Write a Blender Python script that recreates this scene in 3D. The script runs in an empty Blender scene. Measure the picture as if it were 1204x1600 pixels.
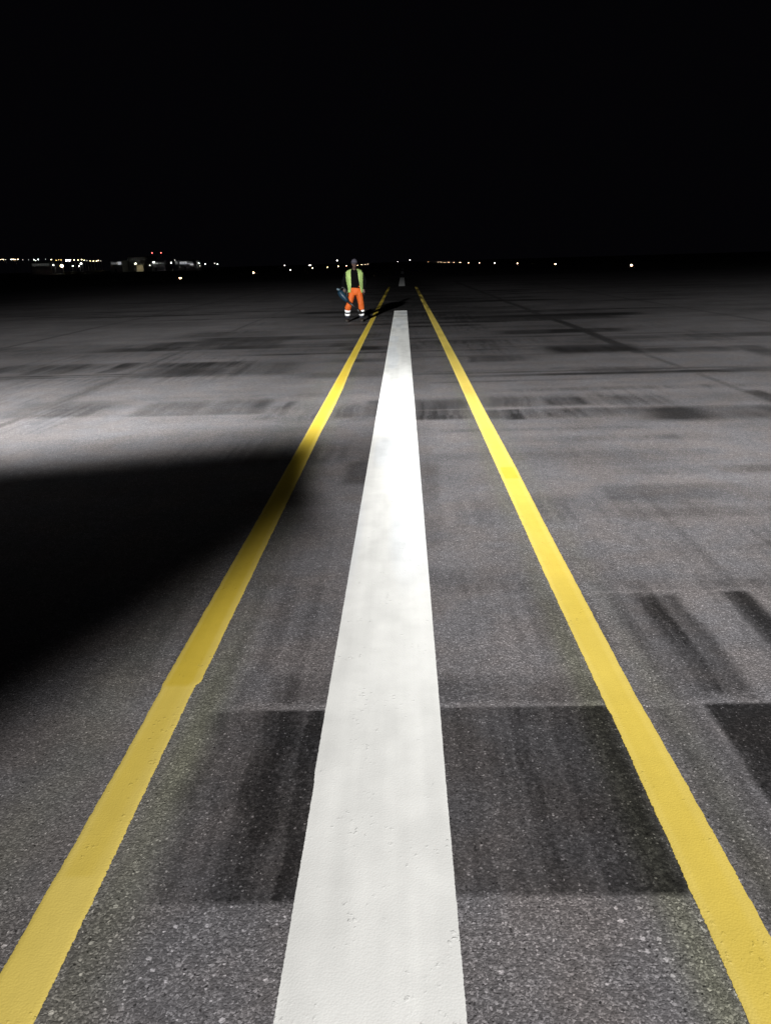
import bpy, bmesh, math, random
import numpy as np
from mathutils import Vector, Matrix, noise

C = bpy.context.scene
COL = C.collection
rnd = random.Random(7)

# ------------------------------------------------------------------ camera
cam_d = bpy.data.cameras.new('camera')
cam = bpy.data.objects.new('camera', cam_d); COL.objects.link(cam)
cam_d.sensor_fit = 'VERTICAL'; cam_d.sensor_height = 36.0
cam_d.lens = 36.0 * 1164.576 / 1600.0
cam_d.clip_start = 0.05; cam_d.clip_end = 6000
YAW, PITCH, ROLL = 0.03124, 0.32338, 0.02883
fw = Vector((-math.sin(YAW) * math.cos(PITCH), math.cos(YAW) * math.cos(PITCH), -math.sin(PITCH)))
rt = fw.cross(Vector((0, 0, 1))).normalized(); up = rt.cross(fw)
c_, s_ = math.cos(ROLL), math.sin(ROLL)
rt, up = c_ * rt - s_ * up, s_ * rt + c_ * up
M = Matrix((rt, up, -fw)).transposed().to_4x4(); M.translation = Vector((-0.118, 0, 1.75))
cam.matrix_world = M
C.camera = cam

# ------------------------------------------------------------------ world (night)
w = bpy.data.worlds.new('World'); C.world = w; w.use_nodes = True
bg = w.node_tree.nodes['Background']
bg.inputs['Color'].default_value = (0.45, 0.42, 0.62, 1); bg.inputs['Strength'].default_value = 0.0024
C.view_settings.view_transform = 'Standard'; C.view_settings.look = 'None'
C.view_settings.exposure = 0; C.view_settings.gamma = 1
C.render.resolution_x = 770; C.render.resolution_y = 1024

# ------------------------------------------------------------------ node helpers
def N(nt, typ, **kw):
    n = nt.nodes.new(typ)
    for k, v in kw.items():
        if k == 'ins':
            for a, b in v.items():
                if isinstance(b, bpy.types.NodeSocket): nt.links.new(b, n.inputs[a])
                else: n.inputs[a].default_value = b
        else: setattr(n, k, v)
    return n
def mth(nt, op, a, b=None, c=None, clamp=False):
    n = nt.nodes.new('ShaderNodeMath'); n.operation = op; n.use_clamp = clamp
    for i, v in enumerate((a, b, c)):
        if v is None: continue
        if isinstance(v, bpy.types.NodeSocket): nt.links.new(v, n.inputs[i])
        else: n.inputs[i].default_value = v
    return n.outputs[0]
def ramp(nt, x, pts):
    """piecewise-smooth curve through (x, value) pairs"""
    n = nt.nodes.new('ShaderNodeFloatCurve'); cm = n.mapping; cu = cm.curves[0]
    xs = [p_[0] for p_ in pts]; ys = [p_[1] for p_ in pts]
    x0, x1, y1 = min(xs), max(xs), max(ys)
    v = mth(nt, 'DIVIDE', mth(nt, 'SUBTRACT', x, x0), x1 - x0, clamp=True)
    nt.links.new(v, n.inputs['Value'])
    q = [((a - x0) / (x1 - x0), b / y1) for a, b in pts]
    cu.points[0].location = q[0]; cu.points[1].location = q[-1]
    for a in q[1:-1]: cu.points.new(*a)
    for pt in cu.points: pt.handle_type = 'VECTOR'
    cm.update()
    return mth(nt, 'MULTIPLY', n.outputs[0], y1)
def smooth(nt, x, a, b):
    n = nt.nodes.new('ShaderNodeMapRange'); n.interpolation_type = 'SMOOTHSTEP'; n.clamp = True
    nt.links.new(x, n.inputs[0]); n.inputs[1].default_value = a; n.inputs[2].default_value = b
    return n.outputs[0]

# ------------------------------------------------------------------ work lights behind the photographer
# Each is one lamp with a shaped beam: az = sideways slope, el = downward slope of the ray.
def beam_lamp(name, loc, colour, power, build, radius=0.12):
    d = bpy.data.lights.new(name, 'POINT'); d.energy = 39.48; d.shadow_soft_size = radius; d.color = colour
    o = bpy.data.objects.new(name, d); COL.objects.link(o); o.location = loc
    d.use_nodes = True; nt = d.node_tree; em = nt.nodes['Emission']
    tc = nt.nodes.new('ShaderNodeTexCoord')
    sx = nt.nodes.new('ShaderNodeSeparateXYZ'); nt.links.new(tc.outputs['Normal'], sx.inputs[0])
    X, Y, Z = sx.outputs
    front = mth(nt, 'GREATER_THAN', Y, 0.02)
    Ys = mth(nt, 'MAXIMUM', Y, 0.02)
    az = mth(nt, 'DIVIDE', X, Ys); el = mth(nt, 'DIVIDE', mth(nt, 'MULTIPLY', Z, -1), Ys)
    nt.links.new(mth(nt, 'MULTIPLY', mth(nt, 'MULTIPLY', build(nt, az, el), front), power), em.inputs['Strength'])
    return o

# main flood on a truck mast, rear left: throws far down the runway, beam shaped to leave the near-left ground dark
AL = (-5.5, -9.0, 6.0)
def flood(nt, az, el):
    far = ramp(nt, el, [(0.0, 60), (0.05, 560), (0.08, 1100), (0.11, 1450), (0.15, 1680), (0.20, 1620), (0.25, 1280), (0.30, 1100), (0.34, 960), (0.375, 800), (0.41, 560), (0.46, 200), (0.54, 0), (1.0, 0)])
    # straight cut-off, slightly inclined
    e_ = mth(nt, 'ADD', el, mth(nt, 'MULTIPLY', az, 0.108))
    e_ = mth(nt, 'SUBTRACT', e_, mth(nt, 'MULTIPLY', mth(nt, 'MAXIMUM', mth(nt, 'SUBTRACT', az, 0.31), 0.0), 1.3))
    cut = mth(nt, 'ADD', mth(nt, 'MULTIPLY', smooth(nt, e_, 0.390, 0.368), 0.992), 0.008)
    side = ramp(nt, az, [(-1.2, 0.0), (-0.6, 0.02), (-0.38, 0.22), (-0.2, 0.85), (0.0, 1.15), (0.14, 0.92), (0.22, 0.68), (0.31, 0.60), (0.37, 0.68), (0.45, 0.98), (0.55, 1.28), (0.8, 1.1), (1.1, 0.6), (1.6, 0.05), (2.2, 0.0)])
    hot = mth(nt, 'MULTIPLY', smooth(nt, mth(nt, 'ABSOLUTE', mth(nt, 'SUBTRACT', az, 0.06)), 0.42, 0.0), smooth(nt, el, 0.24, 0.375))
    wide = mth(nt, 'ADD', side, mth(nt, 'MULTIPLY', hot, 2.5))
    return mth(nt, 'MULTIPLY', mth(nt, 'MULTIPLY', far, cut), wide)
beam_lamp('truck_mast_flood', AL, (0.99, 1.0, 0.985), 1.08, flood, 0.32)

# near work lamp, rear right: pool round the photographer's feet, its slanted edge shaped to bound the dark patch
BL = (1.5, -3.0, 3.5)
def work(nt, az, el):
    near = ramp(nt, el, [(0.0, 60), (0.10, 120), (0.17, 250), (0.25, 310), (0.285, 315), (0.32, 285), (0.35, 235), (0.38, 198), (0.45, 140), (0.55, 96), (0.65, 72), (0.8, 56), (1.0, 62), (1.6, 80)])
    edge = smooth(nt, mth(nt, 'ADD', mth(nt, 'ADD', el, mth(nt, 'MULTIPLY', az, 0.66)), mth(nt, 'MULTIPLY', mth(nt, 'MAXIMUM', mth(nt, 'ADD', az, 0.285), 0.0), 2.0)), 0.212, 0.300)
    right = ramp(nt, az, [(-2, 1.0), (0.0, 1.0), (0.4, 1.0), (1.0, 0.9), (3.0, 0.5)])
    fade = smooth(nt, el, 0.10, 0.30)
    return mth(nt, 'MULTIPLY', mth(nt, 'MULTIPLY', near, edge), mth(nt, 'MULTIPLY', right, fade))
beam_lamp('work_lamp', BL, (1.0, 0.985, 0.965), 0.90, work, 0.12)

# ------------------------------------------------------------------ mesh / object helpers
def tag(o, label=None, cat=None, group=None, kind=None):
    if label: o['label'] = label
    if cat: o['category'] = cat
    if group: o['group'] = group
    if kind: o['kind'] = kind
    return o
def empty(name, loc, label=None, cat=None, group=None, rz=0):
    o = bpy.data.objects.new(name, None); COL.objects.link(o); o.location = loc; o.rotation_euler[2] = rz
    o.empty_display_size = 0.1
    return tag(o, label, cat, group)
def mesh_obj(name, verts, faces, mat, parent=None, smooth_=False):
    me = bpy.data.meshes.new(name); me.from_pydata([tuple(v) for v in verts], [], faces); me.update()
    if smooth_: me.polygons.foreach_set('use_smooth', [True] * len(me.polygons))
    if mat: me.materials.append(mat)
    o = bpy.data.objects.new(name, me); COL.objects.link(o)
    if parent: o.parent = parent
    return o
class MB:
    def __init__(s): s.v = []; s.f = []
    def add(s, vs, fs):
        b = len(s.v); s.v += [tuple(v) for v in vs]; s.f += [tuple(i + b for i in f) for f in fs]
    def box(s, x0, x1, y0, y1, z0, z1):
        s.add([(x0, y0, z0), (x1, y0, z0), (x1, y1, z0), (x0, y1, z0), (x0, y0, z1), (x1, y0, z1), (x1, y1, z1), (x0, y1, z1)],
              [(3, 2, 1, 0), (4, 5, 6, 7), (0, 1, 5, 4), (1, 2, 6, 5), (2, 3, 7, 6), (3, 0, 4, 7)])
    def tube(s, pts, rad, n=12, sq=None, cap=True):
        """pts: centres, rad: radii or (rx, ry) per centre; rounded closed tube"""
        P = [Vector(p) for p in pts]; rings = []
        ref = None
        for i, p in enumerate(P):
            d = (P[min(i + 1, len(P) - 1)] - P[max(i - 1, 0)]).normalized()
            a = Vector((1, 0, 0)) if abs(d.x) < 0.9 else Vector((0, 1, 0))
            if ref is not None: a = ref
            e2 = d.cross(a).normalized(); e1 = e2.cross(d).normalized(); ref = e1
            r = rad[i] if isinstance(rad, (list, tuple)) else rad
            rx, ry = r if isinstance(r, (list, tuple)) else (r, r)
            rings.append([p + e1 * rx * math.cos(2 * math.pi * k / n) + e2 * ry * math.sin(2 * math.pi * k / n) for k in range(n)])
        vs = [v for r in rings for v in r]; fs = []
        for i in range(len(rings) - 1):
            for k in range(n):
                fs.append((i * n + k, i * n + (k + 1) % n, (i + 1) * n + (k + 1) % n, (i + 1) * n + k))
        if cap:
            fs.append(tuple(range(n))[::-1]); fs.append(tuple((len(rings) - 1) * n + k for k in range(n)))
        s.add(vs, fs)
    def ball(s, c, r, n=14, m=9, fn=None):
        rx, ry, rz = r if isinstance(r, (list, tuple)) else (r, r, r)
        vs = [(c[0], c[1], c[2] - rz)]; fs = []
        for i in range(1, m):
            t = math.pi * i / m
            for k in range(n):
                a = 2 * math.pi * k / n
                vs.append((c[0] + rx * math.sin(t) * math.cos(a), c[1] + ry * math.sin(t) * math.sin(a), c[2] - rz * math.cos(t)))
        vs.append((c[0], c[1], c[2] + rz))
        for k in range(n): fs.append((0, 1 + (k + 1) % n, 1 + k))
        for i in range(m - 2):
            for k in range(n):
                fs.append((1 + i * n + k, 1 + i * n + (k + 1) % n, 1 + (i + 1) * n + (k + 1) % n, 1 + (i + 1) * n + k))
        t = len(vs) - 1
        for k in range(n): fs.append((t, 1 + (m - 2) * n + k, 1 + (m - 2) * n + (k + 1) % n))
        s.add(vs, fs)
    def obj(s, name, mat, parent=None, smooth_=False): return mesh_obj(name, s.v, s.f, mat, parent, smooth_)

def pmat(name, col, rough=0.7, metal=0.0, emit=None, estr=0, nscale=None, namp=0.15, bump=None, sheen=0, spec=None):
    m = bpy.data.materials.new(name); m.use_nodes = True; nt = m.node_tree; b = nt.nodes['Principled BSDF']
    b.inputs['Base Color'].default_value = (*col, 1); b.inputs['Roughness'].default_value = rough; b.inputs['Metallic'].default_value = metal
    if spec is not None: b.inputs['Specular IOR Level'].default_value = spec
    if sheen: b.inputs['Sheen Weight'].default_value = sheen
    if emit:
        b.inputs['Emission Color'].default_value = (*emit, 1); b.inputs['Emission Strength'].default_value = estr
        m.cycles.emission_sampling = 'NONE'
    if nscale:
        tc = N(nt, 'ShaderNodeTexCoord'); nz = N(nt, 'ShaderNodeTexNoise', ins={'Vector': tc.outputs['Object'], 'Scale': nscale, 'Detail': 4.0})
        k = mth(nt, 'ADD', mth(nt, 'MULTIPLY', mth(nt, 'SUBTRACT', nz.outputs[0], 0.5), 2 * namp), 1.0)
        mx = N(nt, 'ShaderNodeVectorMath', operation='SCALE', ins={0: col}); nt.links.new(k, mx.inputs['Scale'])
        nt.links.new(mx.outputs[0], b.inputs['Base Color'])
        if bump:
            bp = N(nt, 'ShaderNodeBump', ins={'Height': nz.outputs[0], 'Distance': bump, 'Strength': 1.0})
            nt.links.new(bp.outputs[0], b.inputs['Normal'])
    return m

# ------------------------------------------------------------------ runway surface
def asphalt_mat():
    m = bpy.data.materials.new('runway_asphalt'); m.use_nodes = True; nt = m.node_tree; b = nt.nodes['Principled BSDF']
    tc = N(nt, 'ShaderNodeTexCoord'); P = tc.outputs['Object']
    R = N(nt, 'ShaderNodeAttribute', attribute_name='rubber').outputs['Fac']
    K = N(nt, 'ShaderNodeAttribute', attribute_name='coarse').outputs['Fac']
    T = N(nt, 'ShaderNodeAttribute', attribute_name='tint').outputs['Fac']
    big = N(nt, 'ShaderNodeTexNoise', ins={'Vector': P, 'Scale': 0.9, 'Detail': 5.0, 'Roughness': 0.6}).outputs[0]
    mid = N(nt, 'ShaderNodeTexNoise', ins={'Vector': P, 'Scale': 14.0, 'Detail': 4.0, 'Roughness': 0.65}).outputs[0]
    fine = N(nt, 'ShaderNodeTexNoise', ins={'Vector': P, 'Scale': 260.0, 'Detail': 3.0, 'Roughness': 0.7}).outputs[0]
    wn = N(nt, 'ShaderNodeTexNoise', ins={'Vector': P, 'Scale': 110.0, 'Detail': 2.0})
    W_ = N(nt, 'ShaderNodeVectorMath', operation='MULTIPLY_ADD', ins={0: wn.outputs['Color'], 1: (0.012, 0.012, 0.0), 2: P}).outputs[0]
    v1 = N(nt, 'ShaderNodeTexVoronoi', ins={'Vector': W_, 'Scale': 175.0})
    v2 = N(nt, 'ShaderNodeTexVoronoi', ins={'Vector': W_, 'Scale': 100.0})
    v3 = N(nt, 'ShaderNodeTexVoronoi', ins={'Vector': W_, 'Scale': 46.0})
    r1 = N(nt, 'ShaderNodeSeparateColor', ins={0: v1.outputs['Color']}).outputs[0]
    r2 = N(nt, 'ShaderNodeSeparateColor', ins={0: v2.outputs['Color']}).outputs[0]
    r3s = N(nt, 'ShaderNodeSeparateColor', ins={0: v3.outputs['Color']}); r3 = r3s.outputs[0]
    # transverse comb texture left by the milling machine
    sy = N(nt, 'ShaderNodeSeparateXYZ', ins={0: P})
    wob = mth(nt, 'MULTIPLY', mid, 0.004)
    comb = mth(nt, 'SINE', mth(nt, 'MULTIPLY', mth(nt, 'ADD', sy.outputs[1], wob), 2 * math.pi / 0.0085))
    # stones
    s1 = mth(nt, 'ADD', mth(nt, 'SUBTRACT', 0.72, mth(nt, 'MULTIPLY', K, 0.12)), mth(nt, 'MULTIPLY', mth(nt, 'POWER', r1, 3.0), mth(nt, 'ADD', 0.95, mth(nt, 'MULTIPLY', K, 0.15))))
    big_stone = mth(nt, 'MULTIPLY', smooth(nt, r2, 0.86, 0.98), smooth(nt, v2.outputs['Distance'], 0.42, 0.25))
    huge_stone = mth(nt, 'MULTIPLY', smooth(nt, r3, 0.925, 0.955), smooth(nt, v3.outputs['Distance'], 0.40, 0.28))
    pit = mth(nt, 'MULTIPLY', smooth(nt, r2, 0.10, 0.02), smooth(nt, v2.outputs['Distance'], 0.5, 0.2))
    val = mth(nt, 'MULTIPLY', s1, mth(nt, 'ADD', 0.70, mth(nt, 'MULTIPLY', fine, 0.6)))
    val = mth(nt, 'MULTIPLY', val, mth(nt, 'ADD', 0.62, mth(nt, 'MULTIPLY', big, 0.76)))
    val = mth(nt, 'MULTIPLY', val, mth(nt, 'ADD', 0.72, mth(nt, 'MULTIPLY', mid, 0.56)))
    val = mth(nt, 'MULTIPLY', val, mth(nt, 'SUBTRACT', 1.0, mth(nt, 'MULTIPLY', pit, 0.75)))
    val = mth(nt, 'MULTIPLY', val, mth(nt, 'ADD', 1.0, mth(nt, 'MULTIPLY', mth(nt, 'MULTIPLY', comb, K), 0.05)))
    # worn rubber lets stones show through in places
    sp = N(nt, 'ShaderNodeTexNoise', ins={'Vector': P, 'Scale': 45.0, 'Detail': 6.0, 'Roughness': 0.8}).outputs[0]
    Re = mth(nt, 'MULTIPLY', R, mth(nt, 'ADD', 0.84, mth(nt, 'MULTIPLY', smooth(nt, sp, 0.66, 0.38), 0.34)), clamp=True)
    keep = mth(nt, 'SUBTRACT', 1.0, mth(nt, 'MULTIPLY', Re, 0.88))
    val = mth(nt, 'MULTIPLY', val, keep)
    st = mth(nt, 'ADD', mth(nt, 'MULTIPLY', big_stone, 2.6), mth(nt, 'MULTIPLY', mth(nt, 'MULTIPLY', huge_stone, K), 2.4))
    val = mth(nt, 'ADD', val, mth(nt, 'MULTIPLY', st, mth(nt, 'ADD', 0.22, mth(nt, 'MULTIPLY', keep, 0.45))))
    hue = N(nt, 'ShaderNodeTexNoise', ins={'Vector': P, 'Scale': 2.3, 'Detail': 3.0}).outputs[0]
    mixc = N(nt, 'ShaderNodeMix', data_type='RGBA'); nt.links.new(smooth(nt, hue, 0.35, 0.65), mixc.inputs[0])
    mixc.inputs[6].default_value = (0.208, 0.190, 0.190, 1); mixc.inputs[7].default_value = (0.194, 0.187, 0.197, 1)
    mixt = N(nt, 'ShaderNodeMix', data_type='RGBA'); nt.links.new(mth(nt, 'ABSOLUTE', T), mixt.inputs[0]); nt.links.new(mixc.outputs[2], mixt.inputs[6])
    mixt.inputs[7].default_value = (0.194, 0.194, 0.145, 1)
    sc = N(nt, 'ShaderNodeVectorMath', operation='SCALE', ins={0: mixt.outputs[2]}); nt.links.new(val, sc.inputs['Scale'])
    nt.links.new(sc.outputs[0], b.inputs['Base Color'])
    b.inputs['Roughness'].default_value = 0.75; b.inputs['Specular IOR Level'].default_value = 0.18
    hgt = mth(nt, 'ADD', mth(nt, 'MULTIPLY', mth(nt, 'SUBTRACT', 1.0, v1.outputs['Distance']), 0.8), mth(nt, 'MULTIPLY', fine, 0.8))
    hgt = mth(nt, 'ADD', hgt, mth(nt, 'MULTIPLY', mth(nt, 'SUBTRACT', 1.0, v2.outputs['Distance']), 1.0))
    hgt = mth(nt, 'ADD', hgt, mth(nt, 'MULTIPLY', mth(nt, 'MULTIPLY', comb, K), 0.03))
    bp = N(nt, 'ShaderNodeBump', ins={'Height': hgt, 'Distance': 0.0022})
    nt.links.new(mth(nt, 'SUBTRACT', 0.9, mth(nt, 'MULTIPLY', R, 0.5)), bp.inputs['Strength'])
    nt.links.new(bp.outputs[0], b.inputs['Normal'])
    return m

def sstep(a, b, x):
    t = np.clip((x - a) / (b - a), 0, 1); return t * t * (3 - 2 * t)
def noise1(x, seed, scale):
    r = np.random.RandomState(seed); tab = r.rand(4096)
    t = x * scale + 517.3; i = np.floor(t).astype(int); f = t - i; f = f * f * (3 - 2 * f)
    return tab[i % 4096] * (1 - f) + tab[(i + 1) % 4096] * f
def vnoise(x, y, seed, sx, sy):
    r = np.random.RandomState(seed); tab = r.rand(256, 256)
    u = x * sx + 1000.7; v = y * sy + 1000.3
    i = np.floor(u).astype(int); j = np.floor(v).astype(int); fu = u - i; fv = v - j
    fu = fu * fu * (3 - 2 * fu); fv = fv * fv * (3 - 2 * fv)
    a = tab[i % 256, j % 256]; b = tab[(i + 1) % 256, j % 256]; c = tab[i % 256, (j + 1) % 256]; d = tab[(i + 1) % 256, (j + 1) % 256]
    return (a * (1 - fu) + b * fu) * (1 - fv) + (c * (1 - fu) + d * fu) * fv

def rubber_maps(X, Y):
    """tyre rubber and cleaning-machine marks in ground metres"""
    R = np.zeros_like(X)
    Yw = Y + 0.004 * (vnoise(X, Y, 3, 9, 3) - 0.5)
    def patch(x0, x1, y0, y1, s, fx=0.04, fy=0.015, streak=0.0, seed=1, ss=26, fy2=None):
        nonlocal R
        xs = X + min(fx, 0.12) * 0.8 * (vnoise(X, Y, seed + 7, 1.0, 2.5 / (0.2 + 0.1 * y0)) - 0.5)
        m = sstep(x0 - fx, x0 + fx, xs) * (1 - sstep(x1 - fx, x1 + fx, xs))
        m = m * sstep(y0 - fy, y0 + fy, Yw) * (1 - sstep(y1 - (fy2 or fy), y1 + (fy2 or fy), Yw))
        st = 0.5 * noise1(xs, seed, ss) + 0.3 * noise1(xs, seed + 50, ss * 3.1) + 0.2 * noise1(xs, seed + 90, ss * 0.35)
        m = m * (1 - streak + streak * np.clip((st - 0.25) * 2.2, 0, 1.2))
        m = m * ((0.86 if seed < 19 else 0.72) + (0.18 if seed < 19 else 0.40) * vnoise(X, Y, seed + 3, 9 / (1 + 0.25 * y0), 9 / (1 + 0.25 * y0)))
        R = np.maximum(R, m * s)
    # --- the dark block the machine missed, 1.68 .. 2.66 m in front of the camera
    patch(-0.74, -0.40, 1.675, 2.655, 1.0, 0.04, 0.008, 0.22, 11, 20)
    patch(-0.555, -0.40, 1.675, 2.655, 1.00, 0.04, 0.008, 0.10, 12, 20)
    patch(-0.92, -0.66, 1.675, 2.655, 0.66, 0.07, 0.03, 0.30, 13, 16)
    patch(-1.6, -1.15, 1.72, 2.55, 0.22, 0.12, 0.15, 0.5, 14, 12)
    patch(-0.10, 0.72, 1.700, 2.668, 0.95, 0.02, 0.010, 0.36, 15, 17)
    patch(0.40, 0.72, 1.70, 2.668, 1.00, 0.05, 0.010, 0.2, 16, 17)
    patch(0.84, 1.06, 1.60, 2.66, 0.46, 0.05, 0.03, 0.5, 17, 24)
    patch(1.07, 1.42, 1.3, 2.675, 1.05, 0.02, 0.010, 0.12, 18, 12)
    patch(1.6, 2.6, 1.3, 2.675, 0.70, 0.1, 0.010, 0.5, 19, 8)
    # --- above the seam
    patch(-0.70, -0.40, 2.69, 2.93, 0.50, 0.05, 0.03, 0.5, 21, 22, 0.08)
    patch(-0.05, 0.70, 2.69, 2.90, 0.52, 0.04, 0.03, 0.5, 22, 18, 0.08)
    patch(0.95, 1.33, 2.70, 3.75, 0.45, 0.04, 0.04, 0.85, 23, 40)
    patch(1.10, 1.33, 2.74, 3.72, 0.80, 0.035, 0.05, 0.30, 24, 15)
    patch(1.56, 1.72, 2.9, 3.76, 0.88, 0.03, 0.04, 0.3, 25, 18)
    patch(1.9, 2.3, 2.8, 3.7, 0.70, 0.05, 0.05, 0.5, 26, 12)
    patch(-0.05, 0.60, 3.78, 4.10, 0.36, 0.08, 0.06, 0.5, 27, 10, 0.15)
    patch(0.9, 3.0, 3.78, 3.98, 0.23, 0.1, 0.05, 0.6, 28, 6, 0.12)
    patch(-0.66, -0.42, 5.95, 6.72, 0.55, 0.05, 0.12, 0.2, 31, 12)
    patch(-0.05, 0.14, 4.6, 6.9, 0.34, 0.05, 0.4, 0.5, 32, 14)
    patch(0.4, 3.6, 5.2, 5.55, 0.29, 0.4, 0.12, 0.7, 33, 5)
    patch(1.3, 3.4, 6.4, 6.8, 0.21, 0.3, 0.15, 0.7, 34, 4)
    # --- overlap band around nine metres
    patch(-0.05, 0.62, 8.55, 9.9, 0.78, 0.08, 0.08, 0.45, 41, 11, 0.25)
    patch(0.8, 2.7, 8.5, 9.06, 0.46, 0.2, 0.08, 0.6, 42, 7)
    patch(1.03, 1.26, 8.45, 9.07, 0.88, 0.02, 0.05, 0.25, 43, 18)
    patch(1.5, 2.15, 8.55, 9.0, 0.62, 0.08, 0.10, 0.6, 44, 9)
    patch(0.9, 2.6, 9.25, 10.05, 0.57, 0.2, 0.10, 0.75, 45, 8, 0.3)
    patch(1.64, 2.20, 9.27, 9.88, 0.89, 0.10, 0.10, 0.35, 46, 9, 0.2)
    patch(2.6, 5.2, 8.22, 9.0, 0.81, 0.4, 0.18, 0.45, 47, 3)
    patch(2.2, 3.3, 9.2, 9.9, 0.43, 0.3, 0.2, 0.5, 48, 5)
    patch(3.3, 6.0, 9.3, 10.0, 0.38, 0.4, 0.25, 0.5, 49, 3)
    patch(4.34, 4.62, 9.15, 10.05, 0.85, 0.06, 0.1, 0.1, 50, 3)
    patch(-1.9, -0.45, 8.75, 9.7, 0.49, 0.15, 0.12, 0.7, 51, 8, 0.3)
    patch(-1.72, -1.58, 9.0, 10.0, 0.60, 0.04, 0.15, 0.3, 52, 8)
    patch(-3.6, -1.9, 9.15, 10.25, 0.62, 0.15, 0.07, 0.55, 53, 5, 0.25)
    patch(-5.3, -4.0, 9.25, 10.4, 0.70, 0.3, 0.15, 0.45, 54, 3, 0.2)
    patch(-0.62, -0.40, 8.8, 9.9, 0.68, 0.05, 0.1, 0.3, 55, 8)
    # --- twelve to sixteen metres
    patch(-4.9, -3.2, 12.6, 14.6, 0.73, 0.35, 0.12, 0.5, 61, 3)
    patch(-3.4, -2.1, 12.5, 14.2, 0.49, 0.3, 0.3, 0.5, 62, 3)
    patch(-7.1, -5.2, 13.3, 14.8, 0.72, 0.3, 0.2, 0.7, 63, 4)
    patch(-9.5, -7.0, 13.6, 14.9, 0.45, 0.5, 0.2, 0.6, 64, 3)
    patch(-1.9, -0.4, 12.1, 12.7, 0.52, 0.4, 0.2, 0.4, 65, 4)
    patch(-1.2, -0.4, 14.0, 14.5, 0.65, 0.3, 0.15, 0.4, 66, 4)
    patch(-1.4, -0.4, 16.0, 16.8, 0.72, 0.3, 0.2, 0.4, 67, 4)
    patch(0.0, 1.0, 12.3, 12.6, 0.39, 0.2, 0.1, 0.3, 68, 4)
    patch(2.75, 4.5, 14.6, 16.0, 0.85, 0.30, 0.25, 0.2, 71, 3)
    patch(4.3, 6.3, 14.3, 15.1, 0.68, 0.5, 0.2, 0.3, 72, 3)
    patch(6.2, 6.8, 13.4, 15.2, 0.75, 0.15, 0.2, 0.3, 73, 3)
    patch(6.8, 9.0, 14.0, 14.8, 0.39, 0.5, 0.2, 0.3, 74, 3)
    patch(0.9, 2.2, 13.6, 14.5, 0.55, 0.2, 0.2, 0.8, 75, 5)
    patch(2.6, 4.2, 12.0, 12.6, 0.49, 0.3, 0.15, 0.6, 76, 4)
    patch(4.9, 5.8, 11.7, 12.2, 0.55, 0.3, 0.12, 0.3, 77, 3)
    # --- far streaks across the runway
    r = random.Random(5)
    y = 16.8; k = 0
    while y < 75:
        wd = r.uniform(0.35, 0.9) * (1 + y / 60)
        for j in range(r.randint(1, 3)):
            xc = r.gauss(0.5, 4.0 + y * 0.04); hw = r.uniform(0.8, 3.5)
            patch(xc - hw, xc + hw, y, y + wd, r.uniform(0.50, 1.0) * (1.0 if abs(xc) < 6 else 0.6), 0.6, 0.12 + y * 0.004, 0.3, 200 + k, 2); k += 1
        y += wd + r.uniform(0.25, 1.5) * (1 + y / 50)
    y = 4.3
    while y < 17:
        wd = r.uniform(0.10, 0.40) * (0.6 + y / 12)
        for j in range(r.randint(1, 3)):
            xc = r.uniform(-0.5, 1) * (2.2 + y * 0.55); hw = r.uniform(0.3, 1.6) * (0.5 + y / 10)
            patch(xc - hw, xc + hw, y, y + wd, r.uniform(0.14, 0.42), 0.25 * hw, 0.04 + y * 0.006, r.uniform(0.3, 0.9), 400 + k, r.uniform(3, 14)); k += 1
        y += wd + r.uniform(0.1, 0.9) * (0.5 + y / 14)
    for j in range(46):
        y = 11.0 * (45 / 11.0) ** r.random(); xc = r.choice((-1, 1)) * r.uniform(0.8, 0.8 + 0.45 * y) if j % 3 else r.uniform(-0.5, 2.5); hw = r.uniform(0.8, 3.2)
        patch(xc - hw, xc + hw, y, y + r.uniform(0.08, 0.30) * y / 13, r.uniform(0.45, 0.95), 0.5 * hw, 0.03 + y * 0.004, 0.3, 700 + j, 2)
    patch(-6.4, -2.9, 17.2, 18.9, 0.66, 0.35, 0.2, 0.3, 81, 3)
    patch(-6.3, -3.5, 20.0, 21.5, 0.50, 0.5, 0.2, 0.4, 82, 3)
    patch(-11, -6.4, 17.6, 18.6, 0.40, 0.8, 0.3, 0.5, 83, 2)
    patch(-0.02, 1.3, 17.1, 17.7, 0.65, 0.3, 0.15, 0.2, 84, 3)
    patch(2.0, 6.5, 22.8, 24.0, 0.62, 0.4, 0.2, 0.3, 85, 2)
    patch(2.6, 5.0, 18.6, 19.4, 0.50, 0.4, 0.15, 0.3, 86, 2)
    patch(-0.4, 0.25, 9.9, 29, 0.25, 0.10, 1.0, 0.3, 87, 12)
    # landing rubber thickens down the middle
    lane = np.exp(-((X - 0.2) / 3.6) ** 2) * sstep(14, 30, Y) * 0.78
    lane = lane * (0.75 + 0.5 * vnoise(X, Y, 91, 0.5, 0.8))
    R = 1 - (1 - np.clip(R, 0, 1)) * (1 - np.clip(lane, 0, 1))
    # thin tyre streaks inside the passes everywhere
    row = np.floor(Y / 0.98).astype(int)
    amp = vnoise(X, Y, 95, 0.8, 1.1)
    st = vnoise(X, row.astype(float), 96, 22, 1.0)
    R = R + 0.26 * sstep(0.45, 0.9, amp) * sstep(0.35, 0.8, st) * sstep(2.68, 2.72, Y)
    # large mottling
    R = R + 0.22 * sstep(0.35, 0.9, vnoise(X, Y, 97, 0.35, 0.9)) * sstep(3, 8, Y) + 0.12 * (vnoise(X, Y, 102, 0.6, 3.0) - 0.4) * sstep(2.7, 4, Y)
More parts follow.
